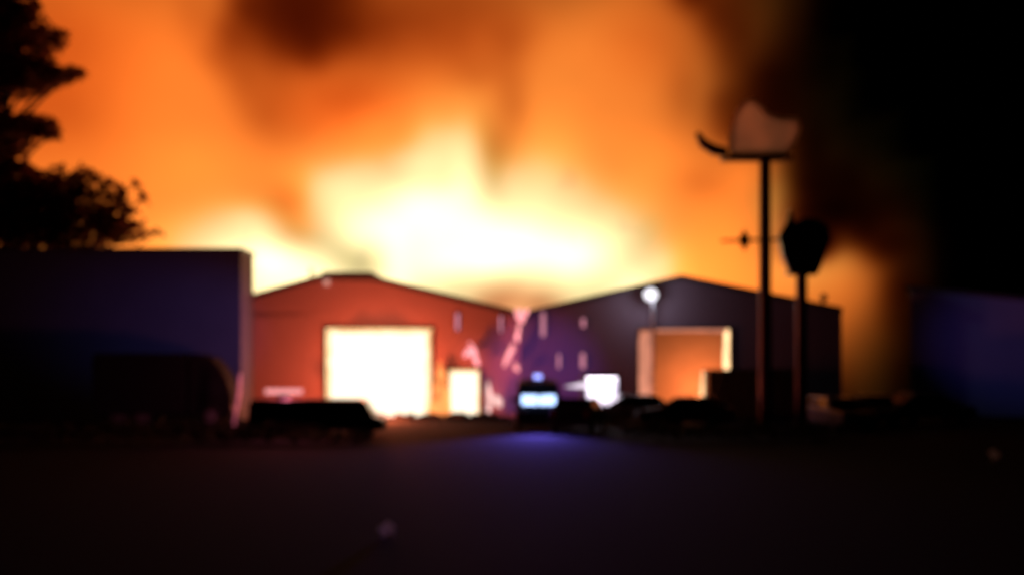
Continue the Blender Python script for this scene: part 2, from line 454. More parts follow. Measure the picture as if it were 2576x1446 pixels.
# ---- flat roofed building on the left
XB, YB = PX(606, 71.5), 71.5
t = thing('industrial_building', (XB, YB, 0), 0, 'flat roofed building with a long blank wall left of the fire', 'building')
zt = PZ(624, YB)
MB().box(-34, 0, 0, 0.3, 0, zt - .18).build('front_wall', RENDERED, t)
MB().box(-0.3, -0.003, 0.303, 3.4, 0, zt - .18).build('side_wall', RENDERED, t)
MB().box(-34, -0.31, 0.31, 3.4, zt - .9, zt - .7).build('roof', ROOFMAT, t)
MB().box(-34, .06, -0.08, 0.38, zt - .177, zt).build('parapet_coping', TRIM, t)
MB().box(-0.38, .05, 0.383, 3.45, zt - .177, zt).build('parapet_coping', TRIM, t)

# ---- pale low building far right
XC, YC = PX(2290, 77), 77.0
t = thing('low_building', (XC, YC, 0), R(-17), 'dim bluish low building at the far right edge', 'building')
zt = PZ(728, YC)
mb = MB(); mb.prism([(0, 0), (22, 0), (22, zt - 2.6), (0, zt)], 0, .3, 'y'); mb.build('front_wall', PALE_WALL, t)
MB().box(.003, .3, .303, 12, 0, zt - .1).build('side_wall', PALE_WALL, t)
MB().prism([(-.3, zt + .025), (22.2, zt - 2.6), (22.2, zt - 2.4), (-.3, zt + .225)], -.3, 12, 'y').build('roof', ROOFMAT, t)
MB().box(6, 10, -.04, -.003, 0.02, 3.6).build('roller_door', GREYP, t)

#@FIREVOL@
# ------------------------------------------------------------------ fire and smoke over the roofs
# each billow: x, y in photograph units, its two radii, its strength
FIRE_GLOW = [(529, 436, 144, 80, 0.974), (299, 147, 364, 181, 1.152), (1997, 760, 88, 126, 0.792), (1624, 147, 135, 163, 0.739), (370, 679, 80, 130, 1.172), (1146, 115, 256, 131, 1.091), (1721, 715, 42, 84, 1.135), (71, 745, 194, 390, 0.906), (2139, 699, 44, 77, 0.527), (1824, 677, 75, 150, 1.601), (739, 504, 40, 62, 1.015), (1379, 354, 118, 78, 0.844), (1656, 439, 109, 88, 0.88), (1881, 422, 36, 40, 0.516), (876, 291, 138, 69, 1.525)]
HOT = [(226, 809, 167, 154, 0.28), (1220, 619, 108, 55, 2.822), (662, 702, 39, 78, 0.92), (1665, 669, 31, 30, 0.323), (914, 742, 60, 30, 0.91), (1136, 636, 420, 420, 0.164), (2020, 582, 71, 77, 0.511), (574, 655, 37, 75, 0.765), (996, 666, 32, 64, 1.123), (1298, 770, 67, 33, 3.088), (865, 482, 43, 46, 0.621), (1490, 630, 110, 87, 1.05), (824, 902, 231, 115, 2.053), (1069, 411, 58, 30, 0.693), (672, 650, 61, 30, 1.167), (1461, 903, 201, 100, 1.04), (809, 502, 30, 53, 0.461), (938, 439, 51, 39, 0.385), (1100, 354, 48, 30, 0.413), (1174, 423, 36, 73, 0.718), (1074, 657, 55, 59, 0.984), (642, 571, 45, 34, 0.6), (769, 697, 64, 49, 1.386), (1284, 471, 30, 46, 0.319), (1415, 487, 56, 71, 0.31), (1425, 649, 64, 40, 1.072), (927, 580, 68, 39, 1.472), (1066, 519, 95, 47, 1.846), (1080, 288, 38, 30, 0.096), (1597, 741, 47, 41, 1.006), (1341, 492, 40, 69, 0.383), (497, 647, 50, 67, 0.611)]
SMOKE = [(2048, 137, 72, 100, 1.147), (990, 89, 80, 92, 0.604), (2013, 613, 30, 30, 2.207), (2269, 735, 31, 62, 1.408), (1896, -224, 70, 35, 0.674), (697, 17, 60, 121, 1.249), (124, 105, 166, 101, 0.503), (2044, 475, 36, 30, 1.367), (2064, 605, 30, 30, 4.055), (1152, 124, 74, 48, 0.496), (1923, 595, 30, 40, 0.286), (1865, 329, 53, 30, 0.95), (854, 248, 102, 52, 0.791), (815, -34, 80, 90, 1.452), (1165, 27, 131, 65, 0.706), (2037, 392, 36, 65, 1.885), (1847, 90, 40, 81, 0.931), (1204, 190, 61, 30, 0.286), (2079, 1050, 51, 96, 1.176), (1245, 369, 30, 35, 0.159), (777, 327, 80, 40, 0.32), (1759, 462, 51, 30, 0.194), (125, 284, 132, 75, 0.417), (1302, 750, 43, 30, 0.579), (2220, 521, 57, 47, 1.419), (2166, 339, 78, 92, 0.891), (2230, 619, 37, 30, 1.977), (1936, 223, 50, 56, 1.773), (484, 51, 33, 54, 0.213), (546, 145, 31, 31, 0.365), (604, 190, 32, 45, 0.362), (662, 279, 49, 57, 0.31), (616, 15, 30, 37, 0.723), (807, 87, 102, 51, 1.062), (780, 137, 30, 32, 0.591), (1291, 257, 30, 59, 0.297), (1280, 114, 45, 55, 0.353), (1198, 618, 61, 30, 0.154), (1739, -66, 30, 50, 1.442), (1792, 47, 30, 36, 0.613), (1830, 267, 35, 31, 0.726), (1713, 234, 30, 61, 0.221), (728, 511, 30, 34, 0.318), (736, 595, 30, 30, 0.105), (800, 512, 30, 30, 0.045), (1247, 772, 50, 30, 1.143), (1373, 770, 42, 31, 1.126), (1771, -12, 60, 30, 0.649), (1952, 302, 43, 37, 1.278), (1641, 105, 74, 69, 0.261), (579, 89, 32, 33, 0.68), (2116, 463, 51, 48, 2.324), (2084, 534, 55, 30, 3.406), (2015, 553, 30, 30, 0.849), (2166, 582, 30, 30, 1.961)]

def volume_object(name, billows, ymid, yjit, ysig, material, label, warp, fine, seed, contrast):
    rr = random.Random(seed)
    vd = bpy.data.volumes.new(name); ob = bpy.data.objects.new(name, vd); COL.objects.link(ob)
    vd.materials.append(material)
    ng = bpy.data.node_groups.new(name + '_field', 'GeometryNodeTree')
    ng.interface.new_socket('Geometry', in_out='INPUT', socket_type='NodeSocketGeometry')
    ng.interface.new_socket('Geometry', in_out='OUTPUT', socket_type='NodeSocketGeometry')
    N, Lk = ng.nodes, ng.links
    out = N.new('NodeGroupOutput')
    pos = N.new('GeometryNodeInputPosition')
    # turbulence: large rolls and finer curls
    cur = pos.outputs[0]
    for sc_, amp in ((0.11, warp), (0.42, fine)):
        no = N.new('ShaderNodeTexNoise'); no.inputs['Scale'].default_value = sc_; no.inputs['Detail'].default_value = 3.0
        ofs = N.new('ShaderNodeVectorMath'); ofs.operation = 'ADD'
        Lk.new(pos.outputs[0], ofs.inputs[0]); ofs.inputs[1].default_value = (seed * 13.1, seed * 7.7, seed * 3.3)
        Lk.new(ofs.outputs[0], no.inputs['Vector'])
        sub = N.new('ShaderNodeVectorMath'); sub.operation = 'SUBTRACT'
        Lk.new(no.outputs['Color'], sub.inputs[0]); sub.inputs[1].default_value = (.5, .5, .5)
        mad = N.new('ShaderNodeVectorMath'); mad.operation = 'MULTIPLY_ADD'
        Lk.new(sub.outputs[0], mad.inputs[0]); mad.inputs[1].default_value = (amp * 2, amp * 2, amp * 2)
        Lk.new(cur, mad.inputs[2]); cur = mad.outputs[0]
    total = None
    for (px, py, sx, sy, w) in billows:
        Y = ymid + rr.uniform(-yjit, yjit); k = Y / F
        c = P(px, py, Y)
        s = N.new('ShaderNodeVectorMath'); s.operation = 'SUBTRACT'
        Lk.new(cur, s.inputs[0]); s.inputs[1].default_value = c
        m = N.new('ShaderNodeVectorMath'); m.operation = 'MULTIPLY'
        Lk.new(s.outputs[0], m.inputs[0]); m.inputs[1].default_value = (1 / (sx * k), 1 / ysig, 1 / (sy * k))
        dt = N.new('ShaderNodeVectorMath'); dt.operation = 'DOT_PRODUCT'
        Lk.new(m.outputs[0], dt.inputs[0]); Lk.new(m.outputs[0], dt.inputs[1])
        h = N.new('ShaderNodeMath'); h.operation = 'MULTIPLY'; Lk.new(dt.outputs['Value'], h.inputs[0]); h.inputs[1].default_value = -.5
        e = N.new('ShaderNodeMath'); e.operation = 'EXPONENT'; Lk.new(h.outputs[0], e.inputs[0])
        a = N.new('ShaderNodeMath'); a.operation = 'MULTIPLY_ADD'
        Lk.new(e.outputs[0], a.inputs[0]); a.inputs[1].default_value = w / (ysig * 2.5066)
        if total: Lk.new(total, a.inputs[2])
        else: a.inputs[2].default_value = 0.0
        total = a.outputs[0]
    # uneven thickness
    no = N.new('ShaderNodeTexNoise'); no.inputs['Scale'].default_value = 0.22; no.inputs['Detail'].default_value = 4.0
    Lk.new(cur, no.inputs['Vector'])
    mr = N.new('ShaderNodeMapRange'); mr.inputs['From Min'].default_value = .3; mr.inputs['From Max'].default_value = .7
    mr.inputs['To Min'].default_value = 1 - contrast; mr.inputs['To Max'].default_value = 1 + contrast
    Lk.new(no.outputs[0], mr.inputs['Value'])
    fm = N.new('ShaderNodeMath'); fm.operation = 'MULTIPLY'; Lk.new(total, fm.inputs[0]); Lk.new(mr.outputs[0], fm.inputs[1])
    vc = N.new('GeometryNodeVolumeCube')
    lo = (-56.0, max(86.0, ymid - yjit - 3 * ysig), 0.3); hi = (52.0, ymid + yjit + 3 * ysig, 42.0)
    vc.inputs['Min'].default_value = lo; vc.inputs['Max'].default_value = hi
    for ax, q in zip('XYZ', range(3)):
        vc.inputs['Resolution ' + ax].default_value = max(16, int((hi[q] - lo[q]) / VOX))
    Lk.new(fm.outputs[0], vc.inputs['Density'])
    sm = N.new('GeometryNodeSetMaterial'); sm.inputs['Material'].default_value = material
    Lk.new(vc.outputs[0], sm.inputs[0]); Lk.new(sm.outputs[0], out.inputs[0])
    md = ob.modifiers.new('field', 'NODES'); md.node_group = ng
    return tag(ob, label, kind='stuff')
VOX = 0.36

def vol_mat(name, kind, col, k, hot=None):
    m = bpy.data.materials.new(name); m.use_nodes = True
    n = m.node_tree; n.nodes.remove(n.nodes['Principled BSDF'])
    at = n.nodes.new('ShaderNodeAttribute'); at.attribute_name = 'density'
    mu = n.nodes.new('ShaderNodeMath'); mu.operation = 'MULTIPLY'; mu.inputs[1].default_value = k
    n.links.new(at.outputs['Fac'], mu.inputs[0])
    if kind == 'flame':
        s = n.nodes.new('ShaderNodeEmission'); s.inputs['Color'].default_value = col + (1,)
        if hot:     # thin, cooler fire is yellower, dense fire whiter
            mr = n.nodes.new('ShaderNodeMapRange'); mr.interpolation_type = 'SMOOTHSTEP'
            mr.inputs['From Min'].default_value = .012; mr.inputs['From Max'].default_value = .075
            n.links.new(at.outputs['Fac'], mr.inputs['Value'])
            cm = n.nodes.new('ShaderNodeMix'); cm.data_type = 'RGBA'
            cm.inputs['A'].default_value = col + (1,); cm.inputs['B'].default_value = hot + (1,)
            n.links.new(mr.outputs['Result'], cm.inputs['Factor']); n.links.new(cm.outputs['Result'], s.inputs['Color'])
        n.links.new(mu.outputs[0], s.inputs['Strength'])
    else:
        s = n.nodes.new('ShaderNodeVolumeAbsorption'); s.inputs['Color'].default_value = tuple(1 - c for c in col) + (1,)
        n.links.new(mu.outputs[0], s.inputs['Density'])
    n.links.new(s.outputs[0], n.nodes['Material Output'].inputs['Volume'])
    return m
volume_object('fire', FIRE_GLOW, 105, 3, 5.0, vol_mat('orange_fire_glow', 'flame', (1.0, .20, .022), 1.0),  # flames and firelit smoke; the smoke's glow is put in as emission
              'tall orange fire and firelit smoke, its glow emitted, behind the warehouse roofs', .8, .3, 1, .08)
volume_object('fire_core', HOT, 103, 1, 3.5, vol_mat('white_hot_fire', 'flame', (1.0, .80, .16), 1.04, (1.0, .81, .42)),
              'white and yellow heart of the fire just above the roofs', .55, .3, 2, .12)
volume_object('smoke', SMOKE, 92, 1.0, 1.8, vol_mat('dark_smoke', 'smoke', (.60, .87, .99), 1.1 / .60),
              'dark smoke rolling in front of the flames', .55, .3, 3, .10)

# ------------------------------------------------------------------ trees behind the left building
def leaf_cloud(mb, clumps, n, size, rr, dens=1.0):
    tot = sum(c[3] * c[4] * c[5] for c in clumps)
    for (x, y, z, rx, ry, rz) in clumps:
        k = max(12, int(n * (rx * ry * rz) / tot))
        for _ in range(k):
            d = Vector((rr.gauss(0, 1), rr.gauss(0, 1), rr.gauss(0, 1))).normalized() * (rr.random() ** (1 / 2.4))
            c = Vector((x + d.x * rx, y + d.y * ry, z + d.z * rz))
            q = Matrix.Rotation(rr.uniform(0, 6.28), 3, 'Z') @ Matrix.Rotation(rr.uniform(-1.2, 1.2), 3, 'X') @ Matrix.Rotation(rr.uniform(0, 6.28), 3, 'Z')
            s = size * rr.uniform(.6, 1.4)
            pts = [(-.5, 0, 0), (-.1, .28, .04), (.5, .02, -.05), (-.05, -.28, .03)]
            mb.add([c + q @ (Vector(p) * s) for p in pts], [(0, 1, 2, 3)])
def tree(px, Y, clumps_px, n, size, label, seed, group='trees behind the flat roofed building', trunk_r=.45):
    rr = random.Random(seed); x = PX(px, Y)
    t = thing('broadleaf_tree', (x, Y, 0), 0, label, 'tree', group)
    cl = []
    for (cx, cy_, rx, rz) in clumps_px:
        c = P(cx, cy_, Y); k = Y / F
        cl.append((c.x - x, rr.uniform(-1.2, 1.2), c.z, rx * k, max(1.2, rx * k * .8), rz * k))
    ztop = max(c[2] for c in cl)
    mb = MB(); mb.tube([(0, 0, -.1), (.1, .1, ztop * .35), (-.15, 0, ztop * .65), (.1, 0, ztop)], [trunk_r, trunk_r * .75, trunk_r * .5, .08], 10)
    mb.build('trunk', BARK, t)
    for c in cl:
        z0 = max(1.5, c[2] - abs(c[0]) * .7 - 1.0)
        MB().tube([(0, 0, min(z0, ztop * .9)), (c[0] * .5, c[1] * .5, (z0 + c[2]) / 2 + .2), (c[0], c[1], c[2])], [trunk_r * .3, trunk_r * .2, .04], 6).build('limb', BARK, t)
    mb = MB(); leaf_cloud(mb, cl, n, size, rr); mb.build('crown', LEAF, t)
    return t
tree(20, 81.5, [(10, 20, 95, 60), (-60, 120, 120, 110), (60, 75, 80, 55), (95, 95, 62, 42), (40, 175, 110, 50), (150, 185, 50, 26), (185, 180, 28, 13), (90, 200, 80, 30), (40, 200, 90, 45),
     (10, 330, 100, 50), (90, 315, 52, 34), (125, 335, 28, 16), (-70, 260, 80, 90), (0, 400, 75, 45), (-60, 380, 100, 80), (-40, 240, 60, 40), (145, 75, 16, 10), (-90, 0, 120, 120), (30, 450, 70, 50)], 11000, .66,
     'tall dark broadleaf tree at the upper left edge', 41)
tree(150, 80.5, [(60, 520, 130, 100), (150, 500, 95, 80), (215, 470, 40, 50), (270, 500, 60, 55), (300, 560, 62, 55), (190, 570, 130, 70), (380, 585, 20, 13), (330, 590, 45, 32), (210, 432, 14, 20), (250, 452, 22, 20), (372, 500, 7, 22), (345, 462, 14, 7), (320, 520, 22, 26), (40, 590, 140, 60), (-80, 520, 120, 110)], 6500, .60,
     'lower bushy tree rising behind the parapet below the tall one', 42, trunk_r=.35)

# ------------------------------------------------------------------ vehicles
def wheel(parent, x, y, r, w, side):
    t = MB().tube([(x, y - w / 2, r), (x, y + w / 2, r)], r, 20).build('wheel', RUBBER, parent, bevel=.02)
    yy = y + side * (w / 2 + .004)
    rim = MB().tube([(x, yy - side * .02, r), (x, yy, r)], r * .62, 16)
    for k in range(5):
        a = 2 * math.pi * k / 5
        q = Matrix.Rotation(a, 3, 'Y')
        rim.box(x - .03, x + .03, min(yy, yy + side * .012), max(yy, yy + side * .012), r, r + r * .56, q, (x, yy, r))
    rim.build('rim', STEEL, t)
def vehicle(name, loc, rz, label, cat, paint, length, width, profile, glass_side, front_glass, rear_glass, wheels, r, group=None, head_z=.7, nose=None, tumble=.12, belt=None, head_mat=None):
    """profile: side outline (x forward, z); panes are set 4 mm proud of the tapered sides."""
    t = thing(name, loc, rz, label, cat, group)
    zt = max(p[1] for p in profile); belt = belt or zt * .6; hw = width / 2
    def half(z): return hw - tumble * max(0, (z - belt)) / (zt - belt + 1e-6)
    vs = []; n = len(profile)
    for s in (-1, 1):
        for (x, z) in profile: vs.append((x, s * half(z), z))
    fs = [tuple(range(n)), tuple(range(2 * n - 1, n - 1, -1))] + [(i, n + i, n + (i + 1) % n, (i + 1) % n) for i in range(n)]
    MB().add(vs, fs).build('body', paint, t, bevel=.05)
    for s in (-1, 1):
        for q in glass_side:
            MB().add([(x, s * (half(z) + .006), z) for x, z in q] + [(x, s * (half(z) - .02), z) for x, z in q],
                     [(0, 1, 2, 3), (7, 6, 5, 4), (0, 4, 5, 1), (1, 5, 6, 2), (2, 6, 7, 3), (3, 7, 4, 0)]).build('side_window', GLASS, t)
    for nm, gl, dx in (('windscreen', front_glass, .012), ('rear_window', rear_glass, -.012)):
        if gl:
            (xa, za), (xb, zb) = gl
            MB().add([(xa + dx, -half(za) + .1, za), (xa + dx, half(za) - .1, za), (xb + dx, half(zb) - .1, zb), (xb + dx, -half(zb) + .1, zb),
                      (xa - dx, -half(za) + .1, za), (xa - dx, half(za) - .1, za), (xb - dx, half(zb) - .1, zb), (xb - dx, -half(zb) + .1, zb)],
                     [(0, 1, 2, 3), (7, 6, 5, 4), (0, 4, 5, 1), (1, 5, 6, 2), (2, 6, 7, 3), (3, 7, 4, 0)]).build(nm, GLASS, t)
    for x in wheels:
        for s in (-1, 1): wheel(t, x, s * (hw - .10), r, .22, s)
    xf = nose or max(p[0] for p in profile); xr = min(p[0] for p in profile)
    for s in (-1, 1):
        MB().box(xf - .06, xf + .012, s * (hw - .30) - .16, s * (hw - .30) + .16, head_z - .08, head_z + .09).build('headlight', head_mat or LAMPGLASS, t, bevel=.02)
        MB().box(xr - .012, xr + .06, s * (hw - .16) - .09, s * (hw - .16) + .09, head_z, head_z + .30).build('tail_light', TAIL, t, bevel=.02)
        MB().box(xf - length * .30, xf - length * .30 + .1, min(s * (hw - .02), s * (hw + .2)), max(s * (hw - .02), s * (hw + .2)), belt + .02, belt + .2).build('mirror', paint, t, bevel=.03)
    MB().box(xf - .08, xf + .07, -hw + .06, hw - .06, .28, .50).build('bumper', RUBBER, t, bevel=.03)
    MB().box(xr - .07, xr + .08, -hw + .06, hw - .06, .28, .50).build('bumper', RUBBER, t, bevel=.03)
    return t
CARP = [(-2.05, .3), (2.05, .3), (2.12, .62), (1.95, .82), (1.05, .95), (.35, 1.42), (-1.15, 1.46), (-1.85, 1.02), (-2.1, .92)]
CARG = [[(.85, .98), (.33, 1.36), (-.25, 1.38), (-.25, .98)], [(-.33, .98), (-.33, 1.38), (-1.1, 1.39), (-1.5, 1.02)]]
def car(loc, rz, label, paint, group=None):
    return vehicle('parked_car', loc, rz, label, 'car', paint, 4.2, 1.76, CARP, CARG, ((1.0, .99), (.42, 1.38)), ((-1.8, 1.06), (-1.2, 1.42)), (1.3, -1.3), .32, group, .68, 2.1, .18, .95)
VANP = [(-2.7, .35), (2.5, .35), (2.62, .8), (2.45, 1.15), (1.75, 1.28), (1.15, 2.02), (.8, 2.12), (-2.6, 2.15), (-2.72, 1.9)]
VANG = [[(1.55, 1.3), (1.12, 1.92), (.35, 1.94), (.35, 1.3)]]
def van(name, loc, rz, label, cat, paint, sx=1.0, sz=1.0, extra_glass=()):
    pr = [(x * sx, z * sz if z > .4 else z) for x, z in VANP]
    gs = [[(x * sx, z * sz) for x, z in q] for q in VANG] + [[(x * sx, z * sz) for x, z in q] for q in extra_glass]
    return vehicle(name, loc, rz, label, cat, paint, 5.3 * sx, 1.95, pr, gs, ((1.72 * sx, 1.32 * sz), (1.2 * sx, 1.96 * sz)), ((-2.71 * sx, 1.35 * sz), (-2.70 * sx, 1.85 * sz)), (1.65 * sx, -1.7 * sx), .36, None, .85, 2.58 * sx, .12, 1.25 * sz)

# big box lorry in front of the flat roofed building
YT = 66.0
xt0, xt1 = PX(250, YT), PX(594, YT)
t = thing('box_truck', ((xt0 + xt1) / 2, YT, 0), 0, 'dark box lorry with rounded roof parked below the blank wall', 'lorry')
ln = xt1 - xt0; zt = PZ(888, YT); hl = ln / 2
MB().prism([(-hl, .55), (hl - 2.1, .55), (hl - 2.1, zt - .05), (hl - 2.3, zt), (-hl + .15, zt), (-hl, zt - .15)], -1.2, 1.2, 'y').build('cargo_box', MATT, t, bevel=.06)
cabp = [(hl - 2.0, .5), (hl, .5), (hl, 1.35), (hl - .22, 2.1), (hl - .5, zt - .75), (hl - .95, zt - .22), (hl - 1.6, zt - .03), (hl - 2.0, zt - .03)]
cab = MB().prism(cabp, -1.1, 1.1, 'y').build('cab', MATT, t, bevel=.08)
for s in (-1, 1):
    ya, yb = sorted((s * 1.085, s * 1.108))
    MB().prism([(hl - .30, 1.45), (hl - .46, 2.15), (hl - 1.4, 2.2), (hl - 1.4, 1.45)], ya, yb, 'y').build('window', GLASS, cab)
    MB().box(hl - .03, hl + .02, s * .75 - .17, s * .75 + .17, .72, .92).build('headlight', LAMPGLASS, cab)
    for x in (hl - 1.0, -hl + 1.2, -hl + 2.3): wheel(t, x, s * .98, .46, .28, s)
MB().box(-hl + .1, hl - .1, -.45, .45, .42, .548).build('chassis', RUBBER, t)
MB().box(hl - .04, hl + .12, -1.12, 1.12, .38, .62).build('bumper', RUBBER, t, bevel=.03)

# leaning pale marker post
c0, c1_ = P(590, 1052, 62), P(604, 938, 62)
t = thing('marker_post', (c0.x, 62, 0), 0, 'thin pale marker post leaning beside the lorry', 'post')
MB().tube([(-.05, 0, -.1), (0, 0, c0.z), (.17, 0, (c0.z + c1_.z) / 2), (c1_.x - c0.x, 0, c1_.z)], [.06, .06, .09, .05], 10).build('post', WHITEP, t)
MB().tube([(.158, 0, c1_.z - .75), (.183, 0, c1_.z - .60)], .095, 10).build('reflector_band', LAMPGLASS, t)

# dark estate car before the white doorway
YV = 58.0
xv = PX(815, YV)
EP = [(-2.95, .2), (2.45, .2), (2.55, .5), (2.48, .68), (2.08, .80), (1.75, 1.38), (1.6, 1.46), (-2.75, 1.47), (-2.98, 1.25)]
EG = [[(1.9, .90), (1.62, 1.36), (.75, 1.38), (.75, .90)], [(.65, .90), (.65, 1.38), (-.75, 1.39), (-.75, .90)], [(-.85, .90), (-.85, 1.39), (-2.6, 1.38), (-2.7, .92)]]
t = vehicle('emergency_car', (xv, YV, 0), 0, 'long maroon car with a pale light bar parked before the wide doorway', 'car', DKRED, 5.9, 1.85, EP, EG,
            ((2.05, .88), (1.78, 1.34)), ((-2.97, 1.0), (-2.90, 1.4)), (1.75, -1.9), .34, None, .58, 2.5, .16, .88)
bx0, bx1 = PX(668, YV) - xv, PX(760, YV) - xv
MB().box(bx0, bx1, -.16, .16, PZ(990, YV), PZ(977, YV)).build('light_bar', emit('pink_light_bar', (1.0, .36, .36), 1.1), t, bevel=.03)
MB().box(bx0 + .5, bx1 - .5, -.06, .06, 1.463, PZ(990.2, YV)).build('light_bar_mount', BLACK, t)
lamp_point('light_bar_light', t, ((bx0 + bx1) / 2, .5, 2.2), (1.0, .18, .30), 620, .3)

# police van facing the camera with blue lights
YPV = 62.0
t = van('police_van', (PX(1352, YPV), YPV, 0), R(-90), 'dark van facing us with blazing blue headlights and roof beacon', 'van', NAVY, .92, 1.0)
BLUE = emit('blue_beacon', (.30, .36, 1.0), 2.6)
zb = 2.16
MB().box(.2, .42, -.55, .55, zb, zb + .07).build('beacon_mount', BLACK, t)
MB().box(.22, .40, -.17, .17, zb + .073, zb + .27).build('beacon', BLUE, t, bevel=.04)
hx = 2.44 * .92
for s in (-1, 1):
    MB().box(hx, hx + .09, s * .37 - .35, s * .37 + .35, 1.16, 1.58).build('blue_headlamp', emit('blue_white_lamp', (.42, .60, 1.0), 2.8, .3, 3), t, bevel=.05)
lamp_spot('headlamp_beam', t, (2.55, 0, 1.35), (7.5, -.5, -.4), (.16, .12, 1.0), 3000, 72, 1.0, .2)
lamp_spot('beacon_beam', t, (.3, 0, zb + .5), (-13.0, .4, 2.2), (.34, .15, 1.0), 4500, 34, 1.0, .1)
lamp_spot('beacon_beam', t, (.3, 0, zb + .5), (-9.6, -16, 4.3), (.19, .21, 1.0), 4300, 26, 1.0, .1)
lamp_spot('beacon_beam', t, (.3, 0, zb + .5), (-17.5, 36, 5.0), (.24, .18, 1.0), 1700, 21, 1.0, .1)

# rescue van with its lit tail open
YR = 66.0
t = thing('rescue_van', (PX(1514, YR), YR, 0), 0, 'van seen from behind with white lit load space under a raised tailgate', 'van')
W2 = 46 * YR / F; zr = PZ(940, YR); zf = PZ(1024, YR); zo = PZ(957, YR)
shell = MB()
shell.box(-W2, -W2 + .14, 0, 4.6, .35, zr).box(W2 - .14, W2, 0, 4.6, .35, zr).box(-W2 + .14, W2 - .14, 0, 4.6, zr - .16, zr - .002).box(-W2 + .14, W2 - .14, 0, 4.6, .35, zf).box(-W2 + .14, W2 - .14, 4.4, 4.6, zf, zr - .16)
shell.build('body', DKBLUE, t)
MB().box(-W2 + .142, W2 - .142, .5, 3.9, zr - .20, zr - .163).build('ceiling_lamp', emit('white_load_lamp', (1.0, .86, 1.0), 9.0), t)
MB().box(-W2 + .142, W2 - .142, 2.2, 2.26, zf + .002, zr - .203).build('bulkhead', WHITEP, t)
MB().box(-W2 + .143, W2 - .143, .1, 2.19, zf + .002, zf + .02).build('load_floor', WHITEP, t)
MB().prism([(-W2 - .93, PZ(971, YR)), (-W2 * .6, PZ(957, YR) + .02), (-W2 * .6, PZ(975, YR))], -1.03, -1.003, 'y').build('lit_wing', emit('white_wing_glow', (1.0, .84, 1.0), 1.3), t)  # glowing strip added so the tailgate wing shows white
tg = MB().prism([(-W2 - .95, PZ(972, YR)), (-W2 - .9, PZ(968, YR)), (W2 * .2, PZ(953, YR)), (W2 * .2, PZ(957, YR))], -1.0, -.02, 'y').build('tailgate', WHITEP, t)
for s in (-1, 1):
    MB().box(s * (W2 - .1) - .07, s * (W2 - .1) + .07, -.03, -.003, .8, 1.15).build('tail_light', TAIL, t)
    for y in (1.0, 3.6):
        MB().tube([(s * (W2 - .15) - .11, y, .36), (s * (W2 - .15) + .11, y, .36)], .36, 18).build('wheel', RUBBER, t)
MB().box(-W2, W2, -.12, -.003, .36, .55).build('bumper', RUBBER, t)
lamp_point('load_light', t, (0, 1.0, zr - .5), (1.0, .86, 1.0), 110, .25)

# cars in front of the right doorway
car((PX(1458, 60.5), 60.5, 0), R(76), 'black car seen from behind, between the blue lights and the white lit van', MATT, 'cars parked by the burning warehouses')
car((PX(1622, 66), 66.0, 0), R(8), 'dark saloon car between the lit van and the orange doorway', GREYP, 'cars parked by the burning warehouses')
car((PX(1722, 63), 63.0, 0), R(168), 'maroon car standing in front of the orange doorway', DKRED, 'cars parked by the burning warehouses')

# container covering the lower right of the doorway
YCo = 72.0
x0, x1 = PX(1782, YCo), PX(2010, YCo); zc = PZ(928, YCo)
t = thing('container', ((x0 + x1) / 2, YCo, 0), 0, 'black steel container hiding the lower right of the orange doorway', 'container')
w = (x1 - x0) / 2
b = MB(); n = 24; pts = []
for i in range(n):
    xa = -w + .1 + (2 * w - .2) * i / n; st = (2 * w - .2) / n
    pts += [(xa, 0), (xa + st * .3, .05), (xa + st * .5, .05), (xa + st * .8, 0)]
pts.append((w - .1, 0)); m = len(pts)
b.add([(x, y, .15) for x, y in pts] + [(x, y, zc - .12) for x, y in pts], [(i, i + 1, m + i + 1, m + i) for i in range(m - 1)])
b.build('corrugated_side', BLACK, t)
MB().box(-w + .1, w - .1, .08, 2.4, .15, zc - .12).build('box', BLACK, t)
for x in (-w, w - .1):
    MB().box(x, x + .1, -.02, .08, .0, zc).build('corner_post', BLACK, t)
MB().box(-w + .102, w - .102, -.01, .078, zc - .118, zc).build('top_rail', BLACK, t)
MB().box(-w + .102, w - .102, -.01, .078, .0, .148).build('bottom_rail', BLACK, t)
MB().box(-w, w, .082, 2.45, zc - .117, zc - .02).build('roof', BLACK, t)

# cars in the dark at the right
gp = 'cars parked in the dark on the right'
car((PX(2104, 62), 62, 0), R(-74), 'silver car just right of the container catching a little light', SILVER, gp)
car((PX(2200, 65), 65, 0), R(-100), 'black car in the dark second from the container', BLACK, gp)
car((PX(2335, 68), 68, 0), R(14), 'grey car dimly seen before the low building', GREYP, gp)

# rubble added for a dark ragged edge before the doorways
rr = random.Random(77); mb = MB(); YR2 = 72.5
for k in range(90):
    px = rr.choice((rr.uniform(950, 1110), rr.uniform(1132, 1265), rr.uniform(1132, 1265)))
    x = PX(px, YR2); hh = .10 + .26 * abs(math.sin(px * .045)) * rr.random(); w = rr.uniform(.12, .34); y = YR2 + rr.uniform(-.5, .5)
    mb.box(x - w, x + w, y - w * .6, y + w * .6, -.05, hh, Matrix.Rotation(rr.uniform(-.5, .5), 3, 'Y') @ Matrix.Rotation(rr.uniform(0, 3), 3, 'Z'))
tag(mb.build('rubble', MATT), 'dark rubble added on the ground before the two white doorways', kind='stuff')

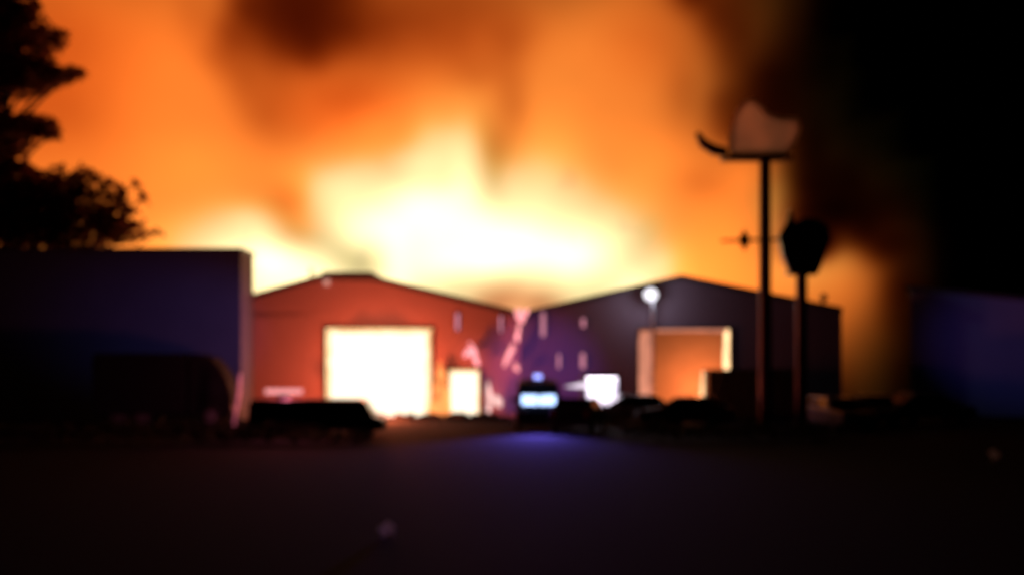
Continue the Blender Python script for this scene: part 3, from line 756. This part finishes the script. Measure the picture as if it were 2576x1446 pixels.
# low hedges added to darken the foot of the vehicles and buildings
def hedge(xa, xb, Y, py_top, label, seed):
    rr = random.Random(seed); wa, wb = PX(xa, Y), PX(xb, Y); zt = PZ(py_top, Y)
    t = thing('hedge', ((wa + wb) / 2, Y, 0), 0, label, 'hedge', 'added low hedges along the yard')
    cl = []; n = int((wb - wa) / .8)
    for i in range(n + 1):
        x = wa + (wb - wa) * i / n - (wa + wb) / 2; h = zt * rr.uniform(.72, 1.08)
        cl.append((x, rr.uniform(-.1, .1), h * .52, .62, .42, h * .5))
    for c in cl: MB().tube([(c[0], 0, 0), (c[0] + rr.uniform(-.1, .1), 0, c[2] * 1.3)], [.03, .012], 5).build('stem', BARK, t)
    mb = MB(); leaf_cloud(mb, cl, 170 * (n + 1), .2, rr); mb.build('foliage', HEDGE_LEAF, t)
HEDGE_LEAF = leaf_mat('hedge_leaf', (0.035, 0.03, 0.02))
hedge(-60, 905, 52.0, 1058, 'added low dark hedge in front of the lorry and the maroon car', 61)
hedge(1590, 2060, 53.0, 1056, 'added low dark hedge in front of the orange doorway and the container', 62)

# ------------------------------------------------------------------ street lamp and signs
YL = 73.9
c = P(1636, 741, YL)
t = thing('street_lamp', (c.x + .12, YL, 0), 0, 'lit white street lamp on a slim pole before the slate warehouse', 'street lamp')
MB().tube([(.0, 0, 0), (0, 0, c.z - .25), (-.04, 0, c.z + .12)], [.085, .065, .05], 10).build('pole', STEEL, t)
MB().box(-.42, .12, -.17, .17, c.z + .16, c.z + .24).build('lamp_housing', STEEL, t, bevel=.03)
MB().ball((-.12, -.05, c.z), .36, .3, .32).build('lamp_globe', emit('white_lamp', (.95, .92, 1.0), 1.8), t)
lamp_point('lamp_light', t, (-.12, -.55, c.z - .1), (.80, .82, 1.0), 170, .2)

YS = 60.0
k = YS / F
x = PX(1924, YS)
t = thing('pole_sign', (x, YS, 0), 0, 'tall pole sign with an uneven brown panel on a platform', 'sign')
def q(px, py): return (PX(px, YS) - x, PZ(py, YS))
MB().tube([(0, 0, 0), (0, 0, PZ(402, YS))], [.29, .25], 14).build('pole', POLE, t)
a, b_ = q(1814, 406), q(1990, 393)
MB().box(a[0], b_[0], -.35, .35, a[1], b_[1]).build('platform', POLE, t, bevel=.02)
pan = bpy.data.materials.new('sign_panel'); pan.use_nodes = True
pn = pan.node_tree; bb = pn.nodes['Principled BSDF']; bb.inputs['Base Color'].default_value = (.36, .17, .10, 1); bb.inputs['Roughness'].default_value = .5
tr = pn.nodes.new('ShaderNodeBsdfTranslucent'); 
_no = pn.nodes.new('ShaderNodeTexNoise'); _no.inputs['Scale'].default_value = .55
_tc = pn.nodes.new('ShaderNodeTexCoord'); pn.links.new(_tc.outputs['Object'], _no.inputs['Vector'])
_cr = pn.nodes.new('ShaderNodeValToRGB'); pn.links.new(_no.outputs[0], _cr.inputs[0]); pn.links.new(_cr.outputs[0], tr.inputs['Color'])
_cr.color_ramp.elements[0].position = .35; _cr.color_ramp.elements[0].color = (.62, .50, .44, 1)
_cr.color_ramp.elements[1].position = .62; _cr.color_ramp.elements[1].color = (.88, .66, .55, 1)
ms = pn.nodes.new('ShaderNodeMixShader'); ms.inputs[0].default_value = .85
pn.links.new(bb.outputs[0], ms.inputs[1]); pn.links.new(tr.outputs[0], ms.inputs[2]); pn.links.new(ms.outputs[0], pn.nodes['Material Output'].inputs['Surface'])
poly = [q(*p) for p in ((1838, 391), (1836, 350), (1848, 300), (1866, 266), (1886, 254), (1908, 264), (1930, 290), (1964, 301), (2004, 303), (2008, 330), (1990, 368), (1968, 391))]
MB().prism(poly, -.10, -.06, 'y').build('panel', pan, t)
rim = MB()
for p0, p1 in zip(poly, poly[1:] + poly[:1]):
    rim.tube([(p0[0], -.08, p0[1]), (p1[0], -.08, p1[1])], .09, 8)
rim.build('panel_rim', pan, t)
pts = [q(*p) for p in ((1828, 385), (1795, 378), (1768, 362), (1752, 335))]
MB().tube([(p[0], -.05, p[1]) for p in pts], [.22, .24, .22, .10], 10).build('bracket_arm', POLE, t)
a, b_ = q(1812, 607), q(1962, 603)
am = MB().tube([(a[0], -.1, a[1]), (b_[0], -.1, b_[1])], .06, 8).build('aerial_arm', POLE, t)
e = q(1871, 605)
MB().add([(e[0] - .28, -.1, e[1]), (e[0], -.28, e[1]), (e[0] + .28, -.1, e[1]), (e[0], .08, e[1]), (e[0], -.1, e[1] + .48), (e[0], -.1, e[1] - .48)],
         [(0, 1, 4), (1, 2, 4), (2, 3, 4), (3, 0, 4), (1, 0, 5), (2, 1, 5), (3, 2, 5), (0, 3, 5)]).build('aerial', POLE, am)

x = PX(2023, YS)
t = thing('pole_sign', (x, YS + .6, 0), 0, 'shorter pole with a dark tapered sign box beside the tall sign', 'sign')
MB().tube([(0, 0, 0), (0, 0, PZ(676, YS))], [.28, .25], 14).build('pole', POLE, t)
poly = [q(*p) for p in ((1990, 682), (2066, 682), (2082, 640), (2096, 600), (2090, 566), (2062, 548), (2030, 545), (2004, 556), (1993, 518), (1983, 556), (1964, 590), (1973, 640))]
MB().prism(poly, -.18, .18, 'y').build('sign_box', BLACK, t, bevel=.05)
MB().box(-.6, .6, -.5, .5, PZ(690, YS), PZ(682.5, YS)).build('bracket', POLE, t)

# ------------------------------------------------------------------ litter on the asphalt
def litter(px, py, w, h, seed, label):
    Y = F * EYE / (py - HY); p = P(px, py, Y)
    # a thin crushed sheet, part propped up off the ground
    rr = random.Random(seed); n = 9; vs = []; fs = []
    for a in range(n):
        for b in range(n):
            u, v = a / (n - 1) - .5, b / (n - 1) - .5
            k = 1 - .35 * (abs(u * v) * 4)
            vs.append((u * w * k, v * w * k * .8, h * (.45 + .55 * v + .25 * u + .5 * mnoise.noise(Vector((u * 5, v * 5, seed * 4.7))))))
    z0 = min(v[2] for v in vs); vs = [(x, y, z - z0 + .004) for x, y, z in vs]
    for a in range(n - 1):
        for b in range(n - 1): fs.append((a * n + b, (a + 1) * n + b, (a + 1) * n + b + 1, a * n + b + 1))
    o = MB().add(vs, fs).build('crumpled_paper', PAPER); o.location = (p.x, p.y, 0); o.rotation_euler = (0, 0, R(15 * seed))
    return tag(o, label, 'litter', 'crumpled paper on the asphalt')
litter(972, 1350, .34, .26, 1, 'crumpled pale paper lying on the asphalt below the white doorway')
litter(2500, 1160, .4, .3, 2, 'crumpled pale paper on the dark asphalt at the right edge')
